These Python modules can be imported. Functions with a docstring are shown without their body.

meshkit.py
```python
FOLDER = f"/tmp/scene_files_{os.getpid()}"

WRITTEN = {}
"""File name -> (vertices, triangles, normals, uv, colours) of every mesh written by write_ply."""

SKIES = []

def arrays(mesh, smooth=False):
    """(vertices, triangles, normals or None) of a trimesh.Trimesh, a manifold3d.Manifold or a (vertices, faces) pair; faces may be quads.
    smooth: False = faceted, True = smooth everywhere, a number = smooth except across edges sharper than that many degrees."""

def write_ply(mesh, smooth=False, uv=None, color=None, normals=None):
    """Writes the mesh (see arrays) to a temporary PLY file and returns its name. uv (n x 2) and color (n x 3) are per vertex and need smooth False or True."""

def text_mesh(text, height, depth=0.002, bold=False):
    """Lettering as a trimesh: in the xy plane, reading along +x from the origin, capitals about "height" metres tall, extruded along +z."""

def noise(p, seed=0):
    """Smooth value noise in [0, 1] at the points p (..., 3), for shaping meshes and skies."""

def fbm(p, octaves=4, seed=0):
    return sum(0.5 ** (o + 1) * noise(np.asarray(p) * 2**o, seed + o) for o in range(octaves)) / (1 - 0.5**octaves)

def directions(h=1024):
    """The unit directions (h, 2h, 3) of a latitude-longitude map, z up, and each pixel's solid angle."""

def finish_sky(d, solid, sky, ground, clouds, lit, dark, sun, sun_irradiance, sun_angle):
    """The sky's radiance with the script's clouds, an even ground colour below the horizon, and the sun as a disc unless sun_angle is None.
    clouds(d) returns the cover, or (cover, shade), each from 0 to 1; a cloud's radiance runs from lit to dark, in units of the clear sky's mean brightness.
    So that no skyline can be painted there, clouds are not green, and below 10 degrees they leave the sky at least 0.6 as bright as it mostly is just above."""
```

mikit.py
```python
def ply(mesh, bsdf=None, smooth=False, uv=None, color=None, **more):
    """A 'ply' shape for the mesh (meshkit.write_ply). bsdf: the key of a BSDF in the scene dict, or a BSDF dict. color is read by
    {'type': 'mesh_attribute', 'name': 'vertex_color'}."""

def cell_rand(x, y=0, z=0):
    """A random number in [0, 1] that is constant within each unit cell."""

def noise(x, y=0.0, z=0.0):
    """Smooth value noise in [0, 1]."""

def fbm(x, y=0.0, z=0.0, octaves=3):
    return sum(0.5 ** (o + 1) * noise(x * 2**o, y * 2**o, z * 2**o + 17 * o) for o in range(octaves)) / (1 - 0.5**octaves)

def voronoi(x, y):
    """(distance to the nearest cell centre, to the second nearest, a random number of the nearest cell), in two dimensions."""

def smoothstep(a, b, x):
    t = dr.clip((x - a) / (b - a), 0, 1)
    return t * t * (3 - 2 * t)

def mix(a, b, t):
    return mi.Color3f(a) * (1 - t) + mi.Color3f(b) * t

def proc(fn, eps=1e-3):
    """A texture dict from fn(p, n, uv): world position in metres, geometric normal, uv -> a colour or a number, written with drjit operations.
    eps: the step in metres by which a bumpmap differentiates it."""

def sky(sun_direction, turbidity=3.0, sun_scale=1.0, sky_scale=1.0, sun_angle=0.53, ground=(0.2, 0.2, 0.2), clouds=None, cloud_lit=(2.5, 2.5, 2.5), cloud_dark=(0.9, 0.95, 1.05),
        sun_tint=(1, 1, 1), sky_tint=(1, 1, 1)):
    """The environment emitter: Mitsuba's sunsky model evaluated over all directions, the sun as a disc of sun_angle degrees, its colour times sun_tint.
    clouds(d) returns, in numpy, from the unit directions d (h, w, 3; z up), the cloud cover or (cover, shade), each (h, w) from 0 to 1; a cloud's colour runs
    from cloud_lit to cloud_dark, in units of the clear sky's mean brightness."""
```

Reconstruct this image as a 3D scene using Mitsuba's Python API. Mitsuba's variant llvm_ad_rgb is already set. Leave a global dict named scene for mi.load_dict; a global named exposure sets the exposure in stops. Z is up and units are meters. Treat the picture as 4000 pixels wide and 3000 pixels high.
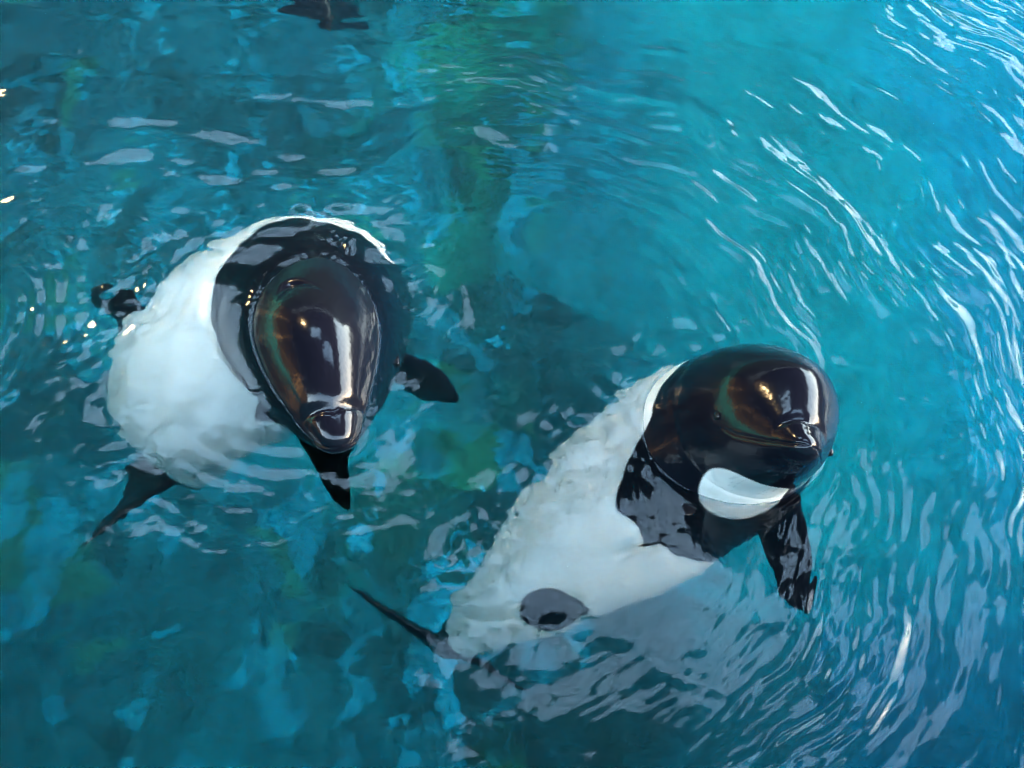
import math
import numpy as np
import drjit as dr
import mitsuba as mi
import trimesh
import manifold3d as m3
from scipy.interpolate import PchipInterpolator, CubicSpline
from scipy.spatial import cKDTree
import mikit
import meshkit

T = mi.ScalarTransform4f
scene, labels = {}, {}

# ------------------------------------------------------------------ camera, sky, exposure
CAM = (0.0, -1.0, 1.732)
scene['camera'] = {'type': 'perspective', 'fov': 47.0, 'fov_axis': 'x', 'near_clip': 0.05, 'far_clip': 2000.0,
                   'to_world': T().look_at(origin=list(CAM), target=[0, 0, 0], up=[0, 0, 1])}
scene['sky'] = mikit.sky([0.95, -0.25, 0.20], turbidity=3.0, sun_scale=0.14, sky_scale=1.0, sky_tint=(1.22, 1.0, 0.84), sun_tint=(1.0, 0.95, 0.88))
exposure = 7.95

# ------------------------------------------------------------------ materials
DEPTH = 2.2


def floor_colour(p, n, uv):
    x, y = p.x, p.y
    fb, st, mix = mikit.fbm, mikit.smoothstep, mikit.mix
    wx = x + 0.30 * (fb(x * 2.3, y * 2.3, 3.0) - 0.5) + 0.06 * (fb(x * 11, y * 11, 3.5) - 0.5)
    wy = y + 0.30 * (fb(x * 2.3, y * 2.3, 9.0) - 0.5) + 0.06 * (fb(x * 11, y * 11, 9.5) - 0.5)
    col = mix((0.008, 0.30, 0.39), (0.010, 0.19, 0.245), st(0.40, 0.62, fb(wx * 1.3, wy * 1.3, 1.0, 4)))
    # bare dark slab in the middle, its left edge a straight joint
    seam = -0.24 + 0.10 * st(0.5, -0.3, y)
    slab = st(-0.012, 0.012, x - seam + 0.04 * st(0.9, 1.3, y) * (fb(x * 6, y * 6, 8.0) - 0.5)) * st(0.55, 0.25, wx + 0.18 * st(1.0, 1.9, wy))
    col = mix(col, (0.008, 0.062, 0.072), slab * 0.92)
    # turquoise paint beyond the slab, blue paint to the right
    turq = st(-0.02, 0.12, wx) * st(0.85, 1.05, wy) * st(1.75, 1.50, wy)
    col = mix(col, (0.006, 0.23, 0.28), turq * 0.85)
    right = st(0.45, 0.95, wx + 0.10 * wy)
    blue = mix((0.004, 0.42, 0.47), (0.004, 0.43, 0.62), st(1.0, 1.8, wx))
    blue = mix(blue, (0.004, 0.22, 0.36), st(0.40, -0.15, wy))
    col = mix(col, blue, right)
    col = mix(col, (0.010, 0.13, 0.19), st(-0.35, -0.75, wx) * st(1.1, 1.7, wy) * 0.6)
    # green algae along the joint
    alg = st(0.50, 0.05, dr.abs(wx + 0.34 - 0.10 * wy + 0.5 * (fb(x * 1.9, y * 1.3, 25.0) - 0.5))) * st(-0.3, 0.5, wy) * st(0.36, 0.62, fb(wx * 3.2, wy * 2.2, 21.0, 4))
    col = mix(col, (0.010, 0.27, 0.21), alg * 0.8)
    col = mix(col, (0.05, 0.30, 0.12), st(0.60, 0.68, fb(wx * 4.5 + 3, wy * 3.5, 27.0, 4)) * st(0.35, 0.0, wx) * 0.35)
    # dark stains
    dk = st(0.54, 0.64, fb(wx * 2.1, wy * 2.7, 31.0, 4)) * (1 - 0.65 * right)
    col = mix(col, (0.010, 0.085, 0.105), dk * 0.7)
    # pale flakes where the blue undercoat shows
    f1, f2, r = mikit.voronoi(wx * 4.1 + 7, wy * 2.9 + 3)
    chip = st(0.40, 0.25, f1 + 0.95 * (fb(x * 9, y * 7, 4.0, 4) - 0.5)) * st(0.50, 0.53, r) * st(0.1, -0.25, wx + 0.15 * (wy - 0.5)) * st(1.5, 0.7, wy)
    col = mix(col, (0.012, 0.42, 0.60), chip * (0.22 + 0.65 * fb(x * 5, y * 5, 44.0)))
    g1, g2, q = mikit.voronoi(wx * 11 + 2, wy * 8 + 5)
    chip2 = st(0.30, 0.20, g1 + 0.9 * (fb(x * 24, y * 18, 4.7) - 0.5)) * st(0.80, 0.81, q) * st(0.4, -0.1, wx)
    col = mix(col, (0.012, 0.48, 0.70), chip2 * 0.8)
    h1, h2, q3 = mikit.voronoi(wx * 6.3 + 1.7 * fb(x * 5, y * 5, 53.0) + 11, wy * 4.4 + 1.7 * fb(x * 5, y * 5, 57.0))
    torn = st(0.37, 0.26, h1 + 0.8 * (fb(x * 17, y * 13, 54.0, 3) - 0.5)) * st(0.62, 0.63, q3) * st(0.6, 0.1, wx)
    col = mix(col, (0.010, 0.40, 0.58), torn * (0.05 + 0.8 * fb(x * 6, y * 6, 55.0)))
    crack = st(0.030, 0.010, h2 - h1) * st(0.45, 0.60, fb(x * 3, y * 3, 58.0)) * st(0.9, 0.3, wx)
    col = mix(col, (0.012, 0.34, 0.46), crack * 0.7)
    mark = st(0.63, 0.72, fb(wx * 9 + 5, wy * 7, 61.0, 3)) * st(0.45, 0.1, wx)
    col = mix(col, (0.008, 0.055, 0.060), mark * 0.5)
    edge = st(0.035, 0.020, dr.abs(x - seam + 0.035 + 0.03 * (fb(x * 9, y * 5, 14.0) - 0.5))) * st(0.40, 0.25, y)
    col = mix(col, (0.012, 0.46, 0.66), edge * (0.1 + 0.9 * st(0.40, 0.62, fb(x * 7, y * 6, 47.0))))
    grain = 0.45 * fb(x * 48, y * 48, 71.0, 2) + 0.35 * mikit.noise(x * 130, y * 130, 73.0)
    return 0.54 * col * (0.10 + grain + 0.6 * fb(x * 16, y * 16, 2.0, 4) + 0.4 * fb(wx * 5, wy * 5, 12.0, 4))


scene['floor_paint'] = {'type': 'twosided', 'bsdf': {'type': 'diffuse', 'reflectance': mikit.proc(floor_colour)}}
scene['wall_paint'] = {'type': 'twosided', 'bsdf': {'type': 'diffuse', 'reflectance': {'type': 'rgb', 'value': [0.02, 0.16, 0.22]}}}
scene['dark_steel'] = {'type': 'twosided', 'bsdf': {'type': 'diffuse', 'reflectance': {'type': 'rgb', 'value': [0.016, 0.032, 0.038]}}}
scene['cream_render'] = {'type': 'twosided', 'bsdf': {'type': 'diffuse', 'reflectance': {'type': 'rgb', 'value': [0.20, 0.16, 0.11]}}}
scene['brown_wood'] = {'type': 'twosided', 'bsdf': {'type': 'diffuse', 'reflectance': {'type': 'rgb', 'value': [0.045, 0.038, 0.030]}}}
scene['deck_concrete'] = {'type': 'twosided', 'bsdf': {'type': 'diffuse', 'reflectance': {'type': 'rgb', 'value': [0.12, 0.12, 0.12]}}}
scene['wet_skin'] = {'type': 'principled', 'base_color': {'type': 'mesh_attribute', 'name': 'vertex_color'}, 'specular': 0.4,
                     'roughness': mikit.proc(lambda p, n, uv: mikit.smoothstep(0.0, -0.01, p.z) * 0.20 + 0.10 + 0.06 * mikit.fbm(p.x * 40, p.y * 40, p.z * 40))}
scene['skin'] = {'type': 'bumpmap', 'arbitrary': mikit.proc(lambda p, n, uv: mikit.fbm(p.x * 26, p.y * 26, p.z * 26, 4) + 0.25 * mikit.noise(p.x * 190, p.y * 190, p.z * 190), eps=1.5e-3),
                 'scale': 0.0005, 'bsdf': {'type': 'ref', 'id': 'wet_skin'}}
scene['eye_black'] = {'type': 'principled', 'base_color': {'type': 'rgb', 'value': [0.010, 0.008, 0.008]}, 'roughness': 0.05, 'specular': 0.6}
scene['water_volume'] = {'type': 'homogeneous', 'albedo': {'type': 'rgb', 'value': [0.05, 0.28, 0.38]},
                         'sigma_t': {'type': 'rgb', 'value': [0.22, 0.06, 0.05]}}


def struct(key, shape):
    scene[key] = shape
    labels[key] = {'kind': 'structure'}


def move_mesh(m, offset):
    m.apply_translation(offset)
    return m


def box(x0, x1, y0, y1, z0, z1):
    return trimesh.creation.box(bounds=[[x0, y0, z0], [x1, y1, z1]])


# ------------------------------------------------------------------ the pool and what surrounds it
PX0, PX1, PY0, PY1 = -7.0, 7.0, -0.95, 9.0
struct('pool_floor', mikit.ply(box(PX0 - .3, PX1 + .3, PY0 - .3, PY1 + .3, -DEPTH - 0.3, -DEPTH), 'floor_paint'))
struct('pool_wall_near', mikit.ply(box(PX0 - .3, PX1 + .3, PY0 - 0.3, PY0, -DEPTH, 1.05), 'wall_paint'))
struct('pool_wall_far', mikit.ply(box(PX0 - .3, PX1 + .3, PY1, PY1 + .3, -DEPTH, 0.5), 'wall_paint'))
struct('pool_wall_left', mikit.ply(box(PX0 - .3, PX0, PY0, PY1, -DEPTH, 0.5), 'wall_paint'))
struct('pool_wall_right', mikit.ply(box(PX1, PX1 + .3, PY0, PY1, -DEPTH, 0.5), 'wall_paint'))
struct('ground', mikit.ply(trimesh.util.concatenate([
    box(-400, 400, -400, PY0 - 0.3, -0.5, 0.3), box(-400, 400, PY1 + 0.3, 400, -0.5, 0.3),
    box(-400, PX0 - .3, PY0 - .3, PY1 + .3, -0.5, 0.3), box(PX1 + .3, 400, PY0 - .3, PY1 + .3, -0.5, 0.3)]), 'deck_concrete'))
# a canopy with a light well over the pool, buildings on three sides, a low wall to the right
RZ = 5.0
def slab_with_wells(x0, x1, y0, y1, z0, z1, wells):
    """A roof slab with rectangular light wells (x0, x1, y0, y1) cut through it."""
    s = m3.CrossSection([[(x0, y0), (x1, y0), (x1, y1), (x0, y1)]])
    for a, b, c, d in wells:
        s = s - m3.CrossSection([[(a, c), (b, c), (b, d), (a, d)]])
    return s.extrude(z1 - z0).translate((0, 0, z0))


struct('roof', mikit.ply(slab_with_wells(-11.0, 4.5, -1.7, 12.9, RZ, RZ + .3,
                                         [(-2.9, -0.60, 2.35, 4.1), (0.15, 2.1, 0.8, 2.3), (-0.25, 0.15, 0.8, 1.6)]), 'dark_steel'))
struct('entrance_building', mikit.ply(box(-18, 9.5, -9, -6.5, 0.3, 4.6), 'dark_steel'))
struct('stand_building', mikit.ply(box(-18, 9.5, 13, 16, 0.3, 4.99), 'dark_steel'))
struct('side_building', mikit.ply(box(-16, -11, -6.4, 12.9, 0.3, 4.99), 'brown_wood'))
for n, y in enumerate(np.arange(-5, 12.2, 4.3)):
    scene['side_building__column' + (f'_{n:03d}' if n else '')] = mikit.ply(box(-11, -10.6, y, y + 0.5, 0.3, 4.98), 'cream_render')
for n, (a, b) in enumerate((((-0.9, 0.7, 4.9), (0.7, 2.6, 4.9)), ((0.5, 0.6, 4.95), (1.3, 2.5, 4.95)), ((-0.2, 0.7, 4.85), (2.8, 1.1, 4.85)))):
    scene['roof__cable' + (f'_{n:03d}' if n else '')] = mikit.ply(trimesh.creation.cylinder(radius=0.018, segment=[a, b], sections=10), 'dark_steel', smooth=30)
struct('low_wall', mikit.ply(box(9.2, 9.5, -9, 13, 0.3, 2.7), 'dark_steel'))
# a round warm lamp under the roof: the water on the left mirrors it in golden glints
scene['round_lamp'] = {**mikit.ply(move_mesh(trimesh.creation.icosphere(subdivisions=3, radius=0.40), [-4.4, 4.9, 4.3]), 'cream_render', smooth=True),
                       'emitter': {'type': 'area', 'radiance': {'type': 'rgb', 'value': [0.40, 0.27, 0.13]}}}
labels['round_lamp'] = {'label': 'round warm lamp hanging under the roof, mirrored as golden glints at left', 'category': 'lamp'}
scene['round_lamp__rod'] = mikit.ply(box(-4.41, -4.39, 4.89, 4.91, 4.69, RZ - 0.002), 'dark_steel')

# ------------------------------------------------------------------ small helpers
def nz(x, y, seed, octaves=2):
    return meshkit.fbm(np.stack([x, y, np.zeros_like(x)], -1), octaves, seed) - 0.5


def ss(a, b, x):
    t = np.clip((x - a) / (b - a), 0, 1)
    return t * t * (3 - 2 * t)


# ------------------------------------------------------------------ the dolphins
LEN = 1.44
PROF = np.array([  # x from the snout tip, half width, top, bottom
    [0.000, 0.003, 0.003, 0.003], [0.004, 0.015, 0.012, 0.013], [0.012, 0.025, 0.021, 0.022], [0.025, 0.034, 0.033, 0.031],
    [0.040, 0.043, 0.049, 0.039], [0.060, 0.055, 0.070, 0.055], [0.090, 0.074, 0.095, 0.076], [0.130, 0.099, 0.119, 0.102],
    [0.180, 0.124, 0.136, 0.125], [0.250, 0.146, 0.147, 0.143], [0.340, 0.160, 0.155, 0.152], [0.450, 0.167, 0.163, 0.164],
    [0.560, 0.166, 0.166, 0.163], [0.680, 0.153, 0.158, 0.150], [0.800, 0.131, 0.140, 0.130], [0.920, 0.103, 0.116, 0.106],
    [1.050, 0.070, 0.086, 0.078], [1.180, 0.042, 0.059, 0.054], [1.290, 0.025, 0.036, 0.033], [1.370, 0.018, 0.020, 0.018],
    [1.420, 0.010, 0.009, 0.009], [1.440, 0.002, 0.002, 0.002]])
prof = PchipInterpolator(PROF[:, 0], PROF[:, 1:])


def body_mesh():
    xs = np.concatenate([np.linspace(0, 0.03, 26)[:-1] ** 1.0, np.arange(0.03, 0.26, 0.0025), np.arange(0.26, LEN, 0.006), [LEN]])
    xs[:25] = 0.03 * (np.arange(25) / 25) ** 1.6
    n = 288
    a = np.arange(n) * 2 * np.pi / n          # 0 = back, +pi/2 = right side, pi = belly
    w, t, b = prof(xs).T
    X = np.repeat(xs[:, None], n, 1)
    ca, sa = np.cos(a)[None], np.sin(a)[None]
    Y = w[:, None] * np.sign(sa) * np.abs(sa) ** 0.95
    Z = np.where(ca > 0, t[:, None] * np.abs(ca) ** 0.95, -b[:, None] * np.abs(ca) ** 0.95)
    da = np.minimum(a, 2 * np.pi - a)[None]
    # melon: a raised ridge along the top of the head, a crease where it meets the lip
    grow = 1 + 0.10 * np.exp(-(da / 0.50) ** 2) * np.exp(-((X - 0.105) / 0.06) ** 2)
    grow = grow - 0.16 * np.exp(-((X - 0.034 - 0.010 * np.minimum(da, 1.6)) / 0.006) ** 2) * np.exp(-(da / 1.2) ** 4)
    grow = grow + 0.02 * np.exp(-((X - 0.018) / 0.012) ** 2) * np.exp(-(da / 1.1) ** 2)
    # mouth line, from the tip back to below the eye
    am = 1.74 + 1.1 * np.clip(X, 0, 0.2) - 2.5 * np.clip(X - 0.11, 0, 1)
    rr = np.hypot(Y, Z)
    dm = (da - am) * rr
    grow = grow - (0.0035 / np.maximum(rr, 0.012)) * np.exp(-(dm / 0.0028) ** 2) * ss(0.140, 0.125, X)
    grow = grow + (0.0012 / np.maximum(rr, 0.02)) * np.exp(-((dm - 0.010) / 0.008) ** 2) * ss(0.14, 0.11, X)
    # blowhole: a crescent dent
    db = np.hypot((X - 0.205 + 0.5 * Y ** 2 / 0.03) / 0.006, Y / 0.020)
    grow = np.where(da < 1.0, grow - 0.045 * np.exp(-db ** 2), grow)
    # neck crease and soft folds
    grow = grow - 0.010 * np.exp(-((X - 0.275 - 0.03 * ca) / 0.010) ** 2)
    Y, Z = Y * grow, Z * grow
    v = np.stack([X, Y, Z], -1).reshape(-1, 3)
    i, j = np.meshgrid(np.arange(len(xs) - 1), np.arange(n), indexing='ij')
    q = np.stack([i * n + j, (i + 1) * n + j, (i + 1) * n + (j + 1) % n, i * n + (j + 1) % n], -1).reshape(-1, 4)
    f = np.vstack([q[:, [0, 1, 2]], q[:, [0, 2, 3]]])
    k = len(v)
    v = np.vstack([v, [[-0.0005, 0, 0], [LEN + 0.0005, 0, 0]]])
    jj = np.arange(n)
    f = np.vstack([f, np.stack([np.full(n, k), jj, (jj + 1) % n], 1),
                   np.stack([np.full(n, k + 1), (len(xs) - 1) * n + (jj + 1) % n, (len(xs) - 1) * n + jj], 1)])
    return orient(trimesh.Trimesh(v, f, process=False))


def orient(m):
    if m.volume < 0:
        m.invert()
    return m


def fin(span, root_chord, tip_chord, sweep, thick, bend=0.0, power=2.6, n=40, k=36):
    """A fin along +y from its root at the origin: chord along x (leading edge at low x), thickness along z."""
    u = np.linspace(0, 1, n) ** 0.85
    taper = np.clip(1 - u ** power, 0, 1) ** 0.5
    chord = (root_chord + (tip_chord - root_chord) * u) * np.maximum(taper, 0.02)
    lead = sweep * span * u ** 1.5 + 0.30 * (root_chord + (tip_chord - root_chord) * u) * (1 - np.maximum(taper, 0.02))
    flare = 1 + 0.9 * np.exp(-u / 0.09)
    ph = np.arange(k) * 2 * np.pi / k
    cx = 0.5 - 0.5 * np.cos(ph)
    cz = np.sin(ph) * (0.35 + 0.65 * np.sqrt(np.clip(1 - cx, 0, 1))) * 0.5
    X = lead[:, None] + chord[:, None] * (cx[None] + (flare[:, None] - 1) * 0.25 * (cx[None] - 0.5))
    Y = np.repeat((span * u)[:, None], k, 1)
    Z = (thick * np.maximum(taper, 0.05) * flare * (1 - 0.55 * u))[:, None] * cz[None] + bend * (u ** 2)[:, None]
    v = np.stack([X, Y, Z], -1).reshape(-1, 3)
    i, j = np.meshgrid(np.arange(n - 1), np.arange(k), indexing='ij')
    q = np.stack([i * k + j, (i + 1) * k + j, (i + 1) * k + (j + 1) % k, i * k + (j + 1) % k], -1).reshape(-1, 4)
    f = np.vstack([q[:, [0, 1, 2]], q[:, [0, 2, 3]]])
    c = len(v)
    v = np.vstack([v, [v[:k].mean(0), v[-k:].mean(0)]])
    jj = np.arange(k)
    f = np.vstack([f, np.stack([np.full(k, c), jj, (jj + 1) % k], 1), np.stack([np.full(k, c + 1), (n - 1) * k + (jj + 1) % k, (n - 1) * k + jj], 1)])
    return orient(trimesh.Trimesh(v, f, process=False))


def solid(m):
    return m3.Manifold(m3.Mesh(vert_properties=np.asarray(m.vertices, np.float32), tri_verts=np.asarray(m.faces, np.uint32)))


def rot(axis_, deg):
    return trimesh.transformations.rotation_matrix(math.radians(deg), axis_)


def move(m, *mats):
    m = m.copy()
    for a in mats:
        m.apply_transform(a)
    if np.linalg.det(np.linalg.multi_dot([np.eye(4), *mats, np.eye(4)])[:3, :3]) < 0 and m.volume < 0:
        m.invert()
    return orient(m)


def tr(x, y, z):
    return trimesh.transformations.translation_matrix([x, y, z])


MIRROR = np.diag([1.0, -1, 1, 1])
BODY = solid(body_mesh())


def canonical(right_flipper, left_flipper):
    """Straight dolphin: snout at the origin, tail at x = LEN, back up. Flippers: sweep back, droop, twist in degrees, root and span in metres."""
    s = BODY
    for side, (back, droop, twist, root_x, span) in ((1, right_flipper), (-1, left_flipper)):
        m = fin(span, 0.098, 0.078, 0.20, 0.034, power=3.4)
        mats = [tr(-0.05, 0, 0), rot([0, 1, 0], twist), rot([0, 0, 1], -back), rot([1, 0, 0], -droop), tr(root_x, 0.088, -0.108)]
        if side < 0:
            mats.append(MIRROR)
        s = s + solid(move(m, *mats))
    d = move(fin(0.175, 0.26, 0.10, 0.85, 0.036, power=3.0), rot([1, 0, 0], 90), tr(0.66, 0, 0.125))
    s = s + solid(d)
    for side in (1, -1):
        m = move(fin(0.215, 0.165, 0.060, 0.36, 0.032, power=3.2), tr(1.285, 0.0, 0.0), *( [] if side > 0 else [MIRROR]))
        s = s + solid(m)
    s = s.refine_to_length(0.0045)
    mm = s.to_mesh()
    return np.array(mm.vert_properties[:, :3], float), np.array(mm.tri_verts)


def skin_colour(v, hood):
    x, y, z = v.T
    r = np.hypot(y, z)
    a = np.arctan2(np.abs(y), z)                      # 0 back .. pi belly
    wob = 0.012 * nz(x * 9, a * 3, 51, 2) * 2
    w = prof(np.clip(x, 0, LEN))
    off = np.maximum(np.abs(y) - w[:, 0], np.abs(z) - w[:, 1:].max(1))
    # black head: far back along the top, forward at the side, back again on the chest
    edge = 0.37 + hood + 0.05 * ss(0.6, 1.5, a) * (hood < -0.05) + 0.035 * np.cos(2 * a) * (a < np.pi / 2) - 0.035 * (a >= np.pi / 2) + 0.22 * ss(1.5, 2.4, a) + wob
    black = ss(edge + 0.0025, edge - 0.0025, x)
    # white throat
    tx, ta = (x - 0.240) / (0.112 + 0.2 * wob), (np.pi - a) * r / 0.084
    throat = ss(1.03, 0.97, np.sqrt(np.abs(tx) ** 2.4 + np.abs(ta) ** 2.4))
    black = black * (1 - throat)
    # black back from the fin to the tail, narrowing; flukes
    half = 0.055 * ss(0.60, 0.72, x) * (1 - 0.35 * ss(0.8, 1.1, x)) + wob * 0.6
    back = ss(half + 0.003, half - 0.003, np.abs(y)) * (z > 0) * ss(0.615, 0.625, x)
    tail = ss(1.135, 1.142, x + wob + 0.06 * (a < 1.2))
    patch = ss(1.04, 0.96, np.hypot((x - 0.845) / (0.060 + wob), (np.pi - a) * r / (0.062 + wob))) * (z < 0)
    fins = ss(0.006, 0.009, off) * (x > 0.29) * (x < 0.62)
    root = ss(1.05, 0.95, np.hypot((x - 0.385) / 0.075, (a - 2.25) * r / 0.060)) * (x > 0.2)
    k = np.clip(np.maximum.reduce([black, back, tail, patch, fins, root]), 0, 1)[:, None]
    soft = ss(-0.15, 0.25, nz(x * 7, a * 2.2 + z * 5, 61, 3))[:, None]
    white = np.array([0.90, 0.86, 0.78]) * (1 - soft) + np.array([0.84, 0.79, 0.68]) * soft
    scratch = ss(0.31, 0.36, nz(x * 9 + 6 * a, a * 40 - 30 * x, 71, 1)) * ss(0.0, 0.2, nz(x * 5, a * 2, 72))
    white = white * (1 - 0.14 * scratch[:, None])
    dark = np.array([0.005, 0.005, 0.009]) * np.ones((len(x), 1))
    return white * (1 - k) + dark * k


def pose(v, s_ctrl, pts, ups):
    """Bends the straight dolphin along a spline through pts (at distances s_ctrl from the snout), ups pointing to its back."""
    C = CubicSpline(s_ctrl, np.array(pts, float))
    U = CubicSpline(s_ctrl, np.array(ups, float))
    x = np.clip(v[:, 0], s_ctrl[0], s_ctrl[-1])
    t = C(x, 1)
    t /= np.linalg.norm(t, axis=1, keepdims=True)
    u = U(x)
    u -= (u * t).sum(1, keepdims=True) * t
    u /= np.linalg.norm(u, axis=1, keepdims=True)
    side = np.cross(t, u)                              # towards +y of the straight dolphin (its left), x tailwards, z up
    return C(x) + t * (v[:, 0] - x)[:, None] - side * v[:, 1:2] + u * v[:, 2:3]


SKINS = []
POSE_LEFT = dict(
    girth=[1.12, 1.24], s=[0, 0.12, 0.25, 0.38, 0.55, 0.80, 1.10, 1.44],
    p=[(-0.277, -0.130, 0.025), (-0.318, 0.008, -0.045), (-0.354, 0.166, -0.135), (-0.408, 0.264, -0.240), (-0.538, 0.231, -0.370), (-0.652, 0.180, -0.550), (-0.673, 0.133, -0.740), (-0.829, 0.148, -0.900)],
    u=[(0.0, 0.2, 1), (0.0, 0.2, 1), (-0.42, 0.42, 0.85), (-0.65, 0.58, 0.5), (-0.64, 0.75, 0.35), (-0.58, 0.80, 0.35), (-0.55, 0.70, 0.4), (-0.4, 0.5, 0.8)])
POSE_RIGHT = dict(
    girth=[0.85, 1.0], s=[0, 0.12, 0.25, 0.40, 0.60, 0.85, 1.10, 1.44],
    p=[(0.422, -0.244, 0.250), (0.408, -0.179, 0.161), (0.392, -0.106, 0.060), (0.341, -0.083, -0.100), (0.229, -0.130, -0.250), (0.075, -0.213, -0.400), (-0.066, -0.277, -0.560), (-0.147, -0.242, -0.820)],
    u=[(0.32, 0.80, 0.5), (0.32, 0.80, 0.5), (0.25, 0.83, 0.5), (0.1, 0.95, 0.1), (0.15, 0.95, -0.2), (0.2, 0.95, -0.33), (0.25, 0.9, -0.3), (0.45, 0.84, -0.1)])


POSE_FAR = dict(
    girth=[0.95, 0.95], s=[0, 0.35, 0.70, 1.05, 1.44],
    p=[(-0.62, 2.80, -0.65), (-0.60, 2.46, -0.72), (-0.58, 2.13, -0.78), (-0.56, 1.80, -0.84), (-0.50, 1.45, -0.92)],
    u=[(0.3, 0, 1), (0.5, 0, 1), (0.7, 0, 0.8), (0.8, 0, 0.7), (0.85, 0, 0.5)])


def dolphin(key, pose_, right_flipper, left_flipper, hood, label):
    v, f = canonical(right_flipper, left_flipper)
    col = skin_colour(v, hood)
    g = pose_['girth'][0] + (pose_['girth'][1] - pose_['girth'][0]) * ss(0.2, 0.45, v[:, 0])
    v = v * np.stack([np.ones(len(v)), g, g], 1)
    w = pose(v, pose_['s'], pose_['p'], pose_['u'])
    m = trimesh.Trimesh(w, f, process=False)
    if m.volume < 0:
        f = f[:, ::-1]
    SKINS.append(w)
    scene[key] = mikit.ply((w, f), 'skin', smooth=True, color=col)
    for n, side in enumerate((1, -1)):                 # the eyes, just behind the corners of the mouth
        e = trimesh.creation.icosphere(subdivisions=3, radius=1.0)
        k = prof(0.158)
        ev = e.vertices * [0.011, 0.006, 0.008] + [0.158, side * (k[0] * 0.985), -0.012]
        ev = pose(ev * [1, pose_['girth'][0], pose_['girth'][0]], pose_['s'], pose_['p'], pose_['u'])
        scene[key + ('__eye' if n == 0 else '__eye_001')] = mikit.ply((ev, e.faces), 'eye_black', smooth=True)
    labels[key] = {'label': label, 'category': 'dolphin', 'group': 'dolphins in the pool'}


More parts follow.
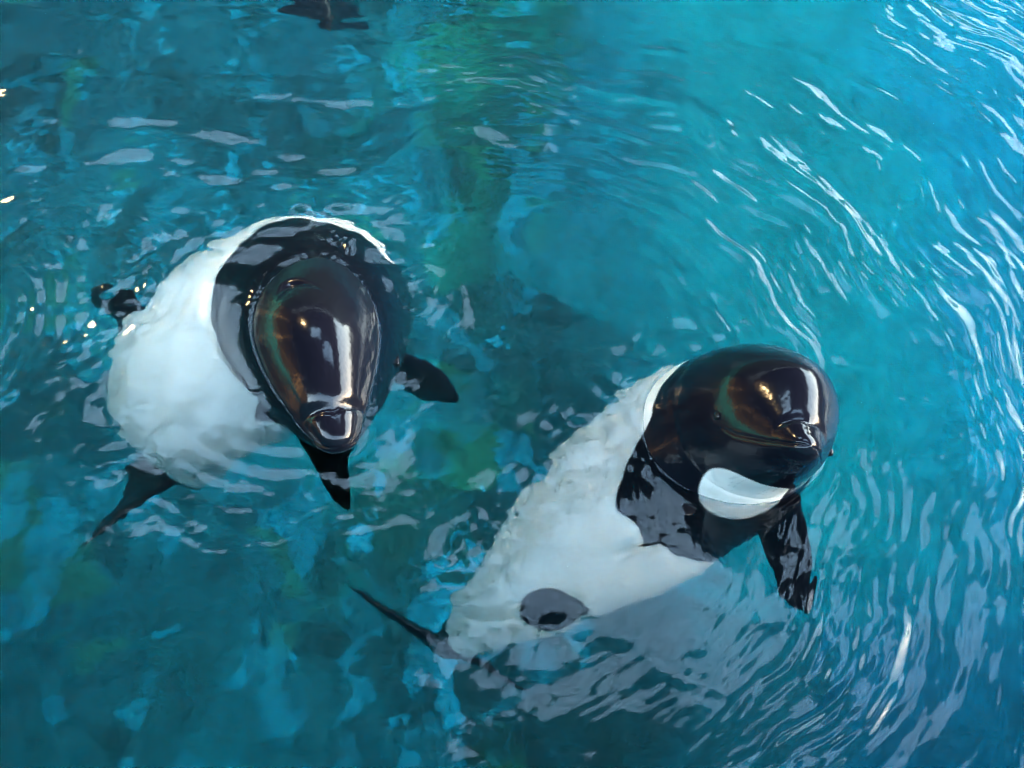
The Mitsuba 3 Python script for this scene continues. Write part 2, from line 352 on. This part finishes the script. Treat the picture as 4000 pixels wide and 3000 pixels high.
dolphin('dolphin', POSE_LEFT, (20, 75, -35, 0.355, 0.225), (0, 42, -25, 0.46, 0.31), -0.035,
        'black and white dolphin on the left with only its tapered black head above water')
dolphin('dolphin_001', POSE_RIGHT, (68, 105, 0, 0.37, 0.21), (30, 45, 20, 0.355, 0.21), -0.06,
        'black and white dolphin raising its round black head and white throat out of the water')
dolphin('dolphin_002', POSE_FAR, (30, 50, 0, 0.355, 0.21), (30, 50, 0, 0.355, 0.21), 0.0,
        'submerged dolphin at the top edge of the picture, only its dark flukes in view')


# ------------------------------------------------------------------ water surface, wrapped round the heads
def axis(lo, a, b, hi, step, grow=1.12):
    mid = np.arange(a, b + step / 2, step)
    out_hi, st, x = [], step, mid[-1]
    while x < hi:
        st *= grow
        x = min(x + st, hi)
        out_hi.append(x)
    out_lo, st, x = [], step, mid[0]
    while x > lo:
        st *= grow
        x = max(x - st, lo)
        out_lo.append(x)
    return np.concatenate([out_lo[::-1], mid, out_hi])


# rings: centre, wavelength, amplitude, first and last radius
RINGS = [(-0.80, 0.20, 0.032, 0.00018, 0.12, 0.40), (-1.02, 0.12, 0.036, 0.0004, 0.05, 0.40), (-0.36, 0.12, 0.040, 0.00014, 0.20, 0.50),
         (0.40, -0.20, 0.027, 0.00035, 0.14, 0.40)]



RUFFLED = [((-0.69, -0.05), (-0.70, -0.00), (-0.71, 0.12), (-0.67, 0.22), (-0.56, 0.31), (-0.45, 0.38), (-0.33, 0.34), (-0.21, 0.24)),
           ((-0.08, -0.34), (-0.05, -0.28), (0.07, -0.11), (0.15, -0.05), (0.23, 0.04), (0.32, 0.08)),
           ((0.16, -0.33), (0.09, -0.42), (0.02, -0.43)),
           ((0.39, -0.28), (0.45, -0.41))]


def ruffle(X, Y):
    """Short steep wavelets where the backs and fins push against the surface."""
    k = np.zeros(X.shape)
    for line, strength in zip(RUFFLED, (0.5, 1.0, 0.2, 0.2)):
        for (x0, y0), (x1, y1) in zip(line[:-1], line[1:]):
            t = np.clip(((X - x0) * (x1 - x0) + (Y - y0) * (y1 - y0)) / ((x1 - x0) ** 2 + (y1 - y0) ** 2), 0, 1)
            d = np.hypot(X - x0 - t * (x1 - x0), Y - y0 - t * (y1 - y0))
            k = np.maximum(k, strength * np.exp(-(d / 0.060) ** 2))
    return k * (0.0085 * nz(X / 0.036 + 3, Y / 0.028, 81, 1) + 0.0008 * nz(X / 0.015, Y / 0.012, 82, 1))


def water_height(X, Y):
    X, Y = X + 0.0 * Y, Y + 0.0 * X
    h = 0.012 * nz(X / 0.40, Y / 0.30, 1) + 0.0040 * nz(X / 0.11, Y / 0.08, 2) + 0.0050 * ss(0.1, 0.5, Y - 0.5 * X - 0.15) * nz(X / 0.16 + Y, Y / 0.048, 4) + 0.0006 * nz(X / 0.030, Y / 0.020, 3) + 0.00022 * nz(X / 0.013, Y / 0.010, 9, 1)
    # arcs of chop round the swimming circle
    cx, cy = -0.15, -0.05
    R, A = np.hypot(X - cx, Y - cy), np.arctan2(Y - cy, X - cx)
    Rw = R + 0.16 * nz(X / 0.5, Y / 0.5, 11) + 0.07 * nz(X / 0.17, Y / 0.17, 12)
    right = ss(0.30, 0.75, R) * ss(-0.15, 0.30, X + 0.20 * Y)
    patchy = 0.35 + 1.3 * ss(-0.05, 0.15, nz(Rw / 0.25, A * 1.6, 15))
    h = h + right * patchy * (1 + 0.9 * ss(0.75, 1.15, R)) * (0.0062 * nz(Rw / 0.050, A * R / 0.42 + 40, 5, 2) + 0.0042 * nz(Rw / 0.020, A * R / 0.10 + 9, 6, 2) + 0.0012 * nz(Rw / 0.009, A * R / 0.028 + 5, 7, 1))
    h = h + right * 0.022 * nz(Rw / 0.26, A * R / 0.8, 8, 1)
    for x0, y0, wl, amp, r0, r1 in RINGS:
        r = np.hypot(X - x0, Y - y0) + 0.05 * nz(X / 0.16, Y / 0.16, 33)
        fade = 0.1 + 1.6 * ss(-0.1, 0.2, nz(X / 0.2, Y / 0.2, 34))
        h = h + fade * amp * np.sin(2 * np.pi * r / wl) * ss(r0 - 0.04, r0 + 0.04, r) * (1 - ss(r0 + 0.04, r1, r))
    h = h + ruffle(X, Y)
    # the splash round the left blowhole
    q = np.exp(-((X + 0.32) / 0.035) ** 2 - ((Y - 0.29) / 0.025) ** 2)
    h = h + q * 0.010 * nz(X / 0.02, Y / 0.02, 41)
    return h


gx, gy = axis(PX0, -1.40, 1.40, PX1, 0.0035), axis(PY0, -0.85, 1.40, PY1, 0.0035)
GX, GY = np.meshgrid(gx, gy)
GZ = water_height(GX, GY)
for w in SKINS:                                        # the water creeps up the wet skin
    near = w[np.abs(w[:, 2]) < 0.006]
    if len(near):
        d = cKDTree(near[:, :2]).query(np.stack([GX.ravel(), GY.ravel()], 1), distance_upper_bound=0.08)[0].reshape(GX.shape)
        GZ = GZ + np.where(np.isfinite(d), 0.0045 * np.exp(-np.minimum(d, 1) / 0.009), 0)
ny, nx = GX.shape
idx = np.arange(ny * nx).reshape(ny, nx)
quads = np.stack([idx[:-1, :-1], idx[:-1, 1:], idx[1:, 1:], idx[1:, :-1]], -1).reshape(-1, 4)
scene['water'] = mikit.ply((np.stack([GX, GY, GZ], -1).reshape(-1, 3), quads),
                           {'type': 'roughdielectric', 'alpha': 0.004, 'int_ior': 1.333, 'ext_ior': 1.0}, smooth=True,
                           interior={'type': 'ref', 'id': 'water_volume'})
labels['water'] = {'kind': 'structure'}
